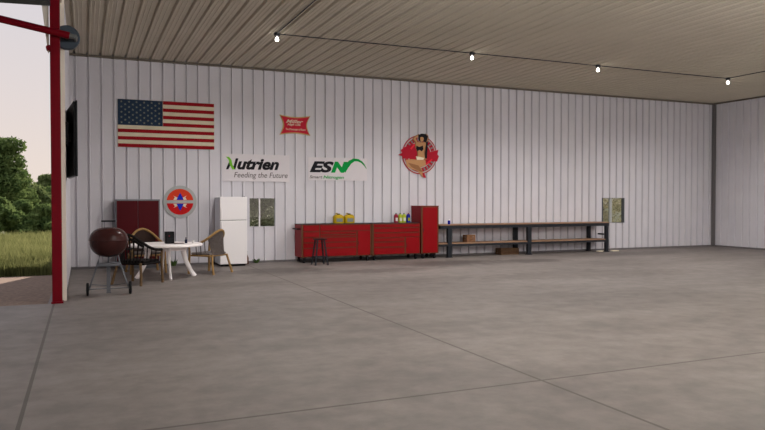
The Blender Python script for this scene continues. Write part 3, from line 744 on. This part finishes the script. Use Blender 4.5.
# ------------------------------------------------------------------ white resin table
TX, TY = 1.65, 15.75
tb = thing('round_table', 'round white plastic patio table between the cane armchairs', 'table', (TX, TY, 0), math.radians(3))
q = MB().lathe([(0.70, 0.69), (0.765, 0.688), (0.78, 0.70), (0.78, 0.728), (0.765, 0.742), (0.60, 0.738), (0.02, 0.738)], (0, 0, 0), 56)
q.build('tabletop', M['plastic'], tb, smooth=True)
for k in range(4):
    t = k*PI/2; d = Vector((math.cos(t), math.sin(t), 0))
    pts = [d*0.40+Vector((0, 0, 0.70)), d*0.38+Vector((0, 0, 0.55)), d*0.43+Vector((0, 0, 0.35)), d*0.54+Vector((0, 0, 0.12)), d*0.62+Vector((0, 0, 0.0))]
    MB().tube(pts, [0.075, 0.06, 0.05, 0.045, 0.05], 12, 0.6, up=(-d.y, d.x, 0)).build('leg', M['plastic'], tb, smooth=True)
MB().ring(0, 0, 0.35, 0.41, 0.62, 0.66, 32)
q = MB().lathe([(0.36, 0.6), (0.41, 0.6), (0.41, 0.69), (0.36, 0.69)], (0, 0, 0), 40); q.build('skirt', M['plastic'], tb, smooth=True)
ZB = 0.742
rd = thing('radio', 'black boxy radio standing on the white table', 'radio', (on_wall(169.5, 240, 15.75)[0], 15.75, ZB), 0.15)
MB().rbox(-0.095, 0.095, -0.06, 0.06, 0, 0.265, 0.012).build('body', M['black'], rd)
MB().rbox(-0.08, 0.08, -0.066, -0.058, 0.02, 0.12, 0.003).build('speaker_grille', M['rubber'], rd)
MB().lathe([(0.012, -0.07), (0.012, -0.058)], (-0.02, 0, 0.17), 12, 'y').build('red_dial', M['maroon'], rd)
bt = thing('small_bottle', 'small dark bottle on the white table beside the radio', 'bottle', (on_wall(186, 240, 15.7)[0], 15.7, ZB))
MB().lathe([(0.026, 0), (0.03, 0.005), (0.03, 0.07), (0.012, 0.095), (0.012, 0.12)], (0, 0, 0), 16).build('body', mat('navy_glass', srgb(30, 34, 60), 0.25), bt, smooth=True)
MB().lathe([(0.015, 0.115), (0.015, 0.13)], (0, 0, 0), 12).build('cap', M['black'], bt)
q = MB().rbox(-0.11, 0.11, -0.05, 0.05, 0, 0.014, 0.005); tag(q.build('flat_tray', M['rattandark'], loc=(on_wall(179, 241, 15.65)[0], 15.65, ZB)), 'thin dark brown tray lying on the white table between radio and bottle', 'tray')
q = MB().lathe([(0.022, 0), (0.03, 0.07), (0.027, 0.07), (0.02, 0.008)], (0, 0, 0), 16); tag(q.build('paper_cup', M['white'], loc=(on_wall(193, 240, 15.6)[0], 15.6, ZB), smooth=True), 'small white cup near the right edge of the white table', 'cup')

# ------------------------------------------------------------------ cane armchairs (front is local -y)
def armchair(label, loc, rz, rail, legm, panelm, seatm, w=0.34, d=0.30, slats=False):
    r = thing('cane_armchair', label, 'chair', (*loc, 0), rz, 'cane armchairs round the white table')
    # top rail: from one arm front, over the back, to the other arm front
    pts = []; n = 22
    for i in range(n+1):
        t = i/n; a = PI*t               # 0..pi, back at the middle
        x = -math.cos(a)*(w+0.02)
        y = -d+(2*d+0.03)*(math.sin(a)**0.8)
        z = 0.68+0.33*(math.sin(a)**2.2)
        pts.append((x, y, z))
    MB().tube(pts, 0.028, 10).build('arm_rail', rail, r, smooth=True)
    for s in (-1, 1):
        MB().tube([(s*(w+0.02), -d, 0.68), (s*(w+0.005), -d-0.005, 0.44), (s*(w+0.02), -d-0.02, 0.0)], [0.024, 0.026, 0.028], 10).build('leg', legm, r, smooth=True)
        MB().tube([(s*(w-0.08), d-0.02, 0.44), (s*(w-0.03), d+0.03, 0.2), (s*w, d+0.08, 0.0)], [0.026, 0.026, 0.028], 10).build('leg', legm, r, smooth=True)
    # back shell
    vs = []; fs = []; m_ = 14; kx = 6
    for layer, off in ((0, 0.0), (1, 0.014)):
        for i in range(m_+1):
            a = PI*(0.24+0.52*i/m_)
            x1_ = -math.cos(a)*(w+0.02-off); y1_ = -d+(2*d+0.03)*(math.sin(a)**0.8)-off; z1_ = 0.66+0.33*(math.sin(a)**2.2)
            x0_ = -math.cos(a)*(w-0.1)*1.25; y0_ = d-0.09+0.07*math.sin(a)-off; z0_ = 0.43
            for k_ in range(kx+1):
                u = k_/kx; vs.append((x0_*(1-u)+x1_*u, y0_*(1-u)+y1_*u, z0_*(1-u)+z1_*u))
    st_ = (m_+1)*(kx+1)
    for i in range(m_):
        for k_ in range(kx):
            a_ = i*(kx+1)+k_; b_ = a_+kx+1
            fs.append((a_, b_, b_+1, a_+1)); fs.append((st_+a_, st_+a_+1, st_+b_+1, st_+b_))
    if slats:
        q = MB()
        for i in range(0, m_+1, 2):
            q.tube([vs[i*(kx+1)], vs[i*(kx+1)+3], vs[i*(kx+1)+kx]], [0.016, 0.014, 0.02], 8)
        q.tube([Vector(vs[i*(kx+1)+5])+Vector((0, 0, 0.03)) for i in range(m_+1)], 0.028, 8)
        q.build('backrest', panelm, r, smooth=True)
    else: MB().add(vs, fs).build('backrest', panelm, r, smooth=True)
    # slats under the arms
    for s in (-1, 1):
        q = MB()
        for j in range(3):
            t = 0.07+0.06*j; a = PI*t
            x = -math.cos(a)*(w+0.02)*s*-1; y = -d+(2*d+0.03)*(math.sin(a)**0.8); z = 0.68+0.33*(math.sin(a)**2.2)
            q.tube([(-x, y, z), (-x*0.93, y, 0.45)], 0.011, 6)
        q.build('arm_slats', panelm, r)
    MB().rbox(-w+0.01, w-0.01, -d-0.01, d-0.03, 0.40, 0.44, 0.015).build('seat_frame', rail, r)
    MB().rbox(-w+0.04, w-0.04, -d+0.0, d-0.06, 0.44, 0.49, 0.02).build('seat_cushion', seatm, r)
    return r
armchair('cane armchair with its dark slatted back to us, right behind the grill', (1.0, 14.78), math.radians(140.3), M['blackweave'], M['legbrown'], M['blackweave'], M['blackweave'], slats=True)
armchair('cane armchair facing us behind the round table, before the dark red cabinet', (1.32, 17.0), math.radians(8), M['rattan'], M['rattan'], M['brownweave'], M['weave'], 0.37)
armchair('cane armchair right of the round table, turned half away beside the refrigerator', (2.69, 16.3), math.radians(-138.7), M['rattan'], M['rattan'], M['weave'], M['cushion'], 0.34, 0.30)

# ------------------------------------------------------------------ little things at the foot of the wall
def tuft(name, label, x, y, z, n, h, sp, group=None):
    q = MB()
    for _ in range(n):
        a = random.uniform(0, 2*PI); l = random.uniform(0.5, 1)*h; o_ = random.uniform(0, sp)
        bx_, by_ = x+math.cos(a)*o_*0.4, y-abs(math.sin(a))*o_*0.4
        tx, ty = bx_+math.cos(a)*sp*0.8, by_-abs(math.sin(a))*sp*0.4
        w_ = 0.012; c_, s_ = math.cos(a+PI/2)*w_, math.sin(a+PI/2)*w_
        q.add([(bx_-c_, by_-s_, z), (bx_+c_, by_+s_, z), ((bx_+tx)/2+c_*1.3, (by_+ty)/2+s_*1.3, z+l*0.65), (tx, ty, z+l), ((bx_+tx)/2-c_*1.3, (by_+ty)/2-s_*1.3, z+l*0.65)], [(0, 1, 2, 4), (4, 2, 3)])
    return tag(q.build(name, M['weed']), label, 'weed', group)
tuft('weed_tuft', 'small green weed at the wall foot below the window by the refrigerator', 4.28, 18.42, 0.0, 26, 0.14, 0.12, 'weeds at the foot of the wall')
tuft('weed_tuft', 'small green weed at the wall foot, seen between the white table legs', 2.12, 18.42, 0.0, 26, 0.2, 0.12, 'weeds at the foot of the wall')
rb = thing('brown_bottle', 'tall brown bottle on the floor right beside the refrigerator', 'bottle', (3.965, 18.2, 0))
MB().lathe([(0.05, 0), (0.055, 0.01), (0.055, 0.17), (0.02, 0.26), (0.018, 0.32)], (0, 0, 0), 18).build('body', M['rust'], rb, smooth=True)
MB().lathe([(0.022, 0.315), (0.022, 0.34)], (0, 0, 0), 12).build('cap', M['black'], rb)

# ------------------------------------------------------------------ outdoors
struct(MB().box(-30, -0.55, 12.45, 17.35, -0.25, -0.015).build('ground_gravel', M['gravel']), 'gravel strip outside the slab')
struct(MB().add([(-220, 17.35, -0.06), (260, 17.35, -0.06), (260, 320, -0.06), (-220, 320, -0.06), (-220, -40, -0.3), (260, -40, -0.3), (260, 17.35, -0.3), (-220, 17.35, -0.3)], [(0, 1, 2, 3), (4, 5, 6, 7)]).build('ground', M['earth']), 'grassy field outside')

def blades(name, label, region, n, hmin, hmax, w, cat='grass'):
    vs = []; fs = []
    for _ in range(n):
        x, y = region()
        h = random.uniform(hmin, hmax)*min(1.0, 0.5+(y-17.6)*0.4); a = random.uniform(0, 2*PI); lx, ly = math.cos(a)*h*0.3, math.sin(a)*h*0.3
        b = random.uniform(0, PI); cx_, cy_ = math.cos(b)*w, math.sin(b)*w; k = len(vs)
        vs += [(x-cx_, y-cy_, -0.06), (x+cx_, y+cy_, -0.06), (x+lx*0.4+cx_*0.7, y+ly*0.4+cy_*0.7, h*0.6), (x+lx*0.4-cx_*0.7, y+ly*0.4-cy_*0.7, h*0.6), (x+lx, y+ly, h)]
        fs += [(k, k+1, k+2, k+3), (k+3, k+2, k+4)]
    me = bpy.data.meshes.new(name); me.from_pydata(vs, [], fs); me.materials.append(M['grass'])
    o = bpy.data.objects.new(name, me); C.objects.link(o); return tag(o, label, cat, kind='stuff')
def reg():
    t = random.random()**1.5; y = 17.65+t*14
    return (random.uniform(-0.12*y-2.5, -0.2) if y > 19 else random.uniform(-0.12*y-2.5, -0.6), y)
blades('tall_grass', 'tall green field grass growing beyond the gravel strip', reg, 36000, 0.25, 0.55, 0.012)

def foliage(blobs, per, size, seed):
    rnd = random.Random(seed); vs = []; fs = []
    for (bx, by, bz, rx, rz) in blobs:
        for _ in range(per):
            u = rnd.uniform(-1, 1); a = rnd.uniform(0, 2*PI); rr = rnd.uniform(0.55, 1.0)**0.5
            s_ = math.sqrt(1-u*u)
            p = Vector((bx+rx*rr*s_*math.cos(a), by+rx*rr*s_*math.sin(a), bz+rz*rr*u))
            n = Vector((rnd.gauss(0, 1), rnd.gauss(0, 1), rnd.gauss(0.4, 1))).normalized()
            t = n.cross(Vector((rnd.gauss(0, 1), rnd.gauss(0, 1), rnd.gauss(0, 1)))).normalized(); b = n.cross(t)
            s = size*rnd.uniform(0.6, 1.3); k = len(vs)
            vs += [p-t*s, p-b*s*0.5, p+t*s, p+b*s*0.5]; fs.append((k, k+1, k+2, k+3))
    return vs, fs
def tree(label, cat, x, y, h, r, m, n, per, size, seed, trunk=True, name='field_or_added_tree', low=0.18, group=None):
    rt = thing(name, label, cat, (x, y, -0.06), 0, group); rnd = random.Random(seed); bl = []
    for i in range(n):
        t = rnd.random(); z = h*(low+(0.93-low)*t)
        prof_ = math.sin(PI*min(1, (0.28+0.72*(1-t))**0.8))**0.5 if t > 0.3 else 0.8+0.6*t
        env = r*(1.0-0.75*max(0, t-0.35)/0.65)
        a = rnd.uniform(0, 2*PI); q_ = env*rnd.uniform(0.2, 0.8)
        b = r*rnd.uniform(0.22, 0.36)
        bl.append((q_*math.cos(a), q_*math.sin(a), z, b, b*0.62))
    bl.append((0, 0, h*0.9, r*0.22, h*0.1))
    vs, fs = foliage(bl, per, size, seed)
    me = bpy.data.meshes.new('foliage'); me.from_pydata([tuple(v) for v in vs], [], fs); me.materials.append(m)
    o = bpy.data.objects.new('foliage', me); C.objects.link(o); o.parent = rt
    if trunk:
        q = MB(); q.tube([(0, 0, 0), (0.05*h*0.1, 0, h*0.3), (0, 0.03*h, h*0.6), (0, 0, h*0.88)], [h*0.035, h*0.028, h*0.018, h*0.006], 9)
        for b_ in bl[:9]: q.tube([(0, 0, b_[2]*0.6), (b_[0]*0.5, b_[1]*0.5, b_[2]*0.8), (b_[0], b_[1], b_[2])], [h*0.012, h*0.009, h*0.004], 6)
        q.build('trunk', M['bark'], rt, smooth=True)
    return rt
def ux(px, y): return on_wall(px, 200, y)[0]
tree('big dark green leafy tree standing in the field at the left edge', 'tree', ux(3, 52), 52, 5.85, 3.0, M['leafA'], 60, 260, 0.13, 11)
tree('pale green tree far behind, just left of the red door post', 'tree', ux(47, 85), 85, 4.6, 2.8, M['leafB'], 36, 200, 0.2, 12, low=0.02)
for i, (px, y, h_, r_, mk, lb) in enumerate(((-34, 70, 5.6, 3.6, 'leafA', 'dark bushy tree at the far left behind the big tree'),
                                      (18, 78, 4.6, 3.4, 'leafB', 'low pale bush far behind the big tree'),
                                      (33, 60, 2.9, 2.2, 'leafB', 'low grey green bush behind the tall grass, right of the big tree'),
                                      (58, 66, 3.0, 2.6, 'leafA', 'low dark bush behind the red door post'),
                                      (0, 38, 1.9, 1.3, 'leafA', 'low dark shrub at the foot of the big tree'),
                                      (24, 40, 1.8, 1.4, 'leafA', 'low dark shrub at the edge of the tall grass'),
                                      (47, 34.5, 1.5, 1.1, 'leafA', 'low dark shrub next to the red post at the field edge'))):
    tree(lb, 'bush', ux(px, y), y, h_, r_, M[mk], 26, 170, 0.13 if y < 60 else 0.2, 20+i, trunk=False, name='field_bush', low=0.12)
tree('dark green shrub right outside the window by the refrigerator', 'bush', 5.75, 24.0, 3.0, 1.6, M['leafC'], 46, 190, 0.06, 41, name='window_shrub', low=0.06)
tree('olive green shrub outside the window over the workbench', 'bush', 21.6, 25.0, 3.2, 1.9, M['leafD'], 46, 170, 0.07, 42, name='window_shrub', low=0.1)

tree('tall tree added behind the window by the refrigerator to block sun', 'tree', 8.2, 28.5, 9.0, 3.2, M['leafC'], 50, 200, 0.11, 43, low=0.1)  # added to block sun that would enter by this window
tree('tall tree added behind the window over the workbench to block sun', 'tree', 22.0, 31.5, 9.8, 3.0, M['leafC'], 50, 200, 0.11, 44, low=0.1)  # added as a sun blocker, keeps a bright patch off the floor
# ------------------------------------------------------------------ sky and sun
wd = bpy.data.worlds.new('evening_sky'); bpy.context.scene.world = wd; wd.use_nodes = True
nt = wd.node_tree; bg = nt.nodes['Background']; L = nt.links.new
tc = nt.nodes.new('ShaderNodeTexCoord'); sp = nt.nodes.new('ShaderNodeSeparateXYZ'); cr = nt.nodes.new('ShaderNodeValToRGB')
L(tc.outputs['Generated'], sp.inputs[0]); L(sp.outputs[2], cr.inputs['Fac'])
e = cr.color_ramp.elements
e[0].position = 0.0; e[0].color = (*srgb(238, 222, 210), 1)
e[1].position = 1.0; e[1].color = (*srgb(188, 196, 214), 1)
k = e.new(0.12); k.color = (*srgb(228, 217, 214), 1)
k = e.new(0.28); k.color = (*srgb(216, 212, 218), 1)
L(cr.outputs['Color'], bg.inputs['Color']); bg.inputs['Strength'].default_value = 1.0
sn = bpy.data.lights.new('sun', 'SUN'); sn.energy = 8.0; sn.angle = math.radians(1.5); sn.color = (1.0, 0.86, 0.74)
so = bpy.data.objects.new('sun', sn); C.objects.link(so)
to_sun = Vector((0.39, 0.92, math.tan(math.radians(24))))
so.rotation_euler = to_sun.to_track_quat('Z', 'Y').to_euler(); so.location = (20, 40, 30)

# ------------------------------------------------------------------ camera
cam = bpy.data.cameras.new('camera'); co = bpy.data.objects.new('camera', cam); C.objects.link(co)
cam.sensor_width = 36; cam.lens = F/765*36; cam.clip_end = 600
co.location = (0, 0, EYE); co.rotation_euler = (PI/2-PT, 0, -TH)
sc = bpy.context.scene; sc.camera = co
sc.view_settings.view_transform = 'Standard'; sc.view_settings.look = 'None'
sc.view_settings.exposure = 0.0; sc.view_settings.gamma = 1; sc.view_settings.use_curve_mapping = False
sc.cycles.max_bounces = 8; sc.cycles.diffuse_bounces = 6
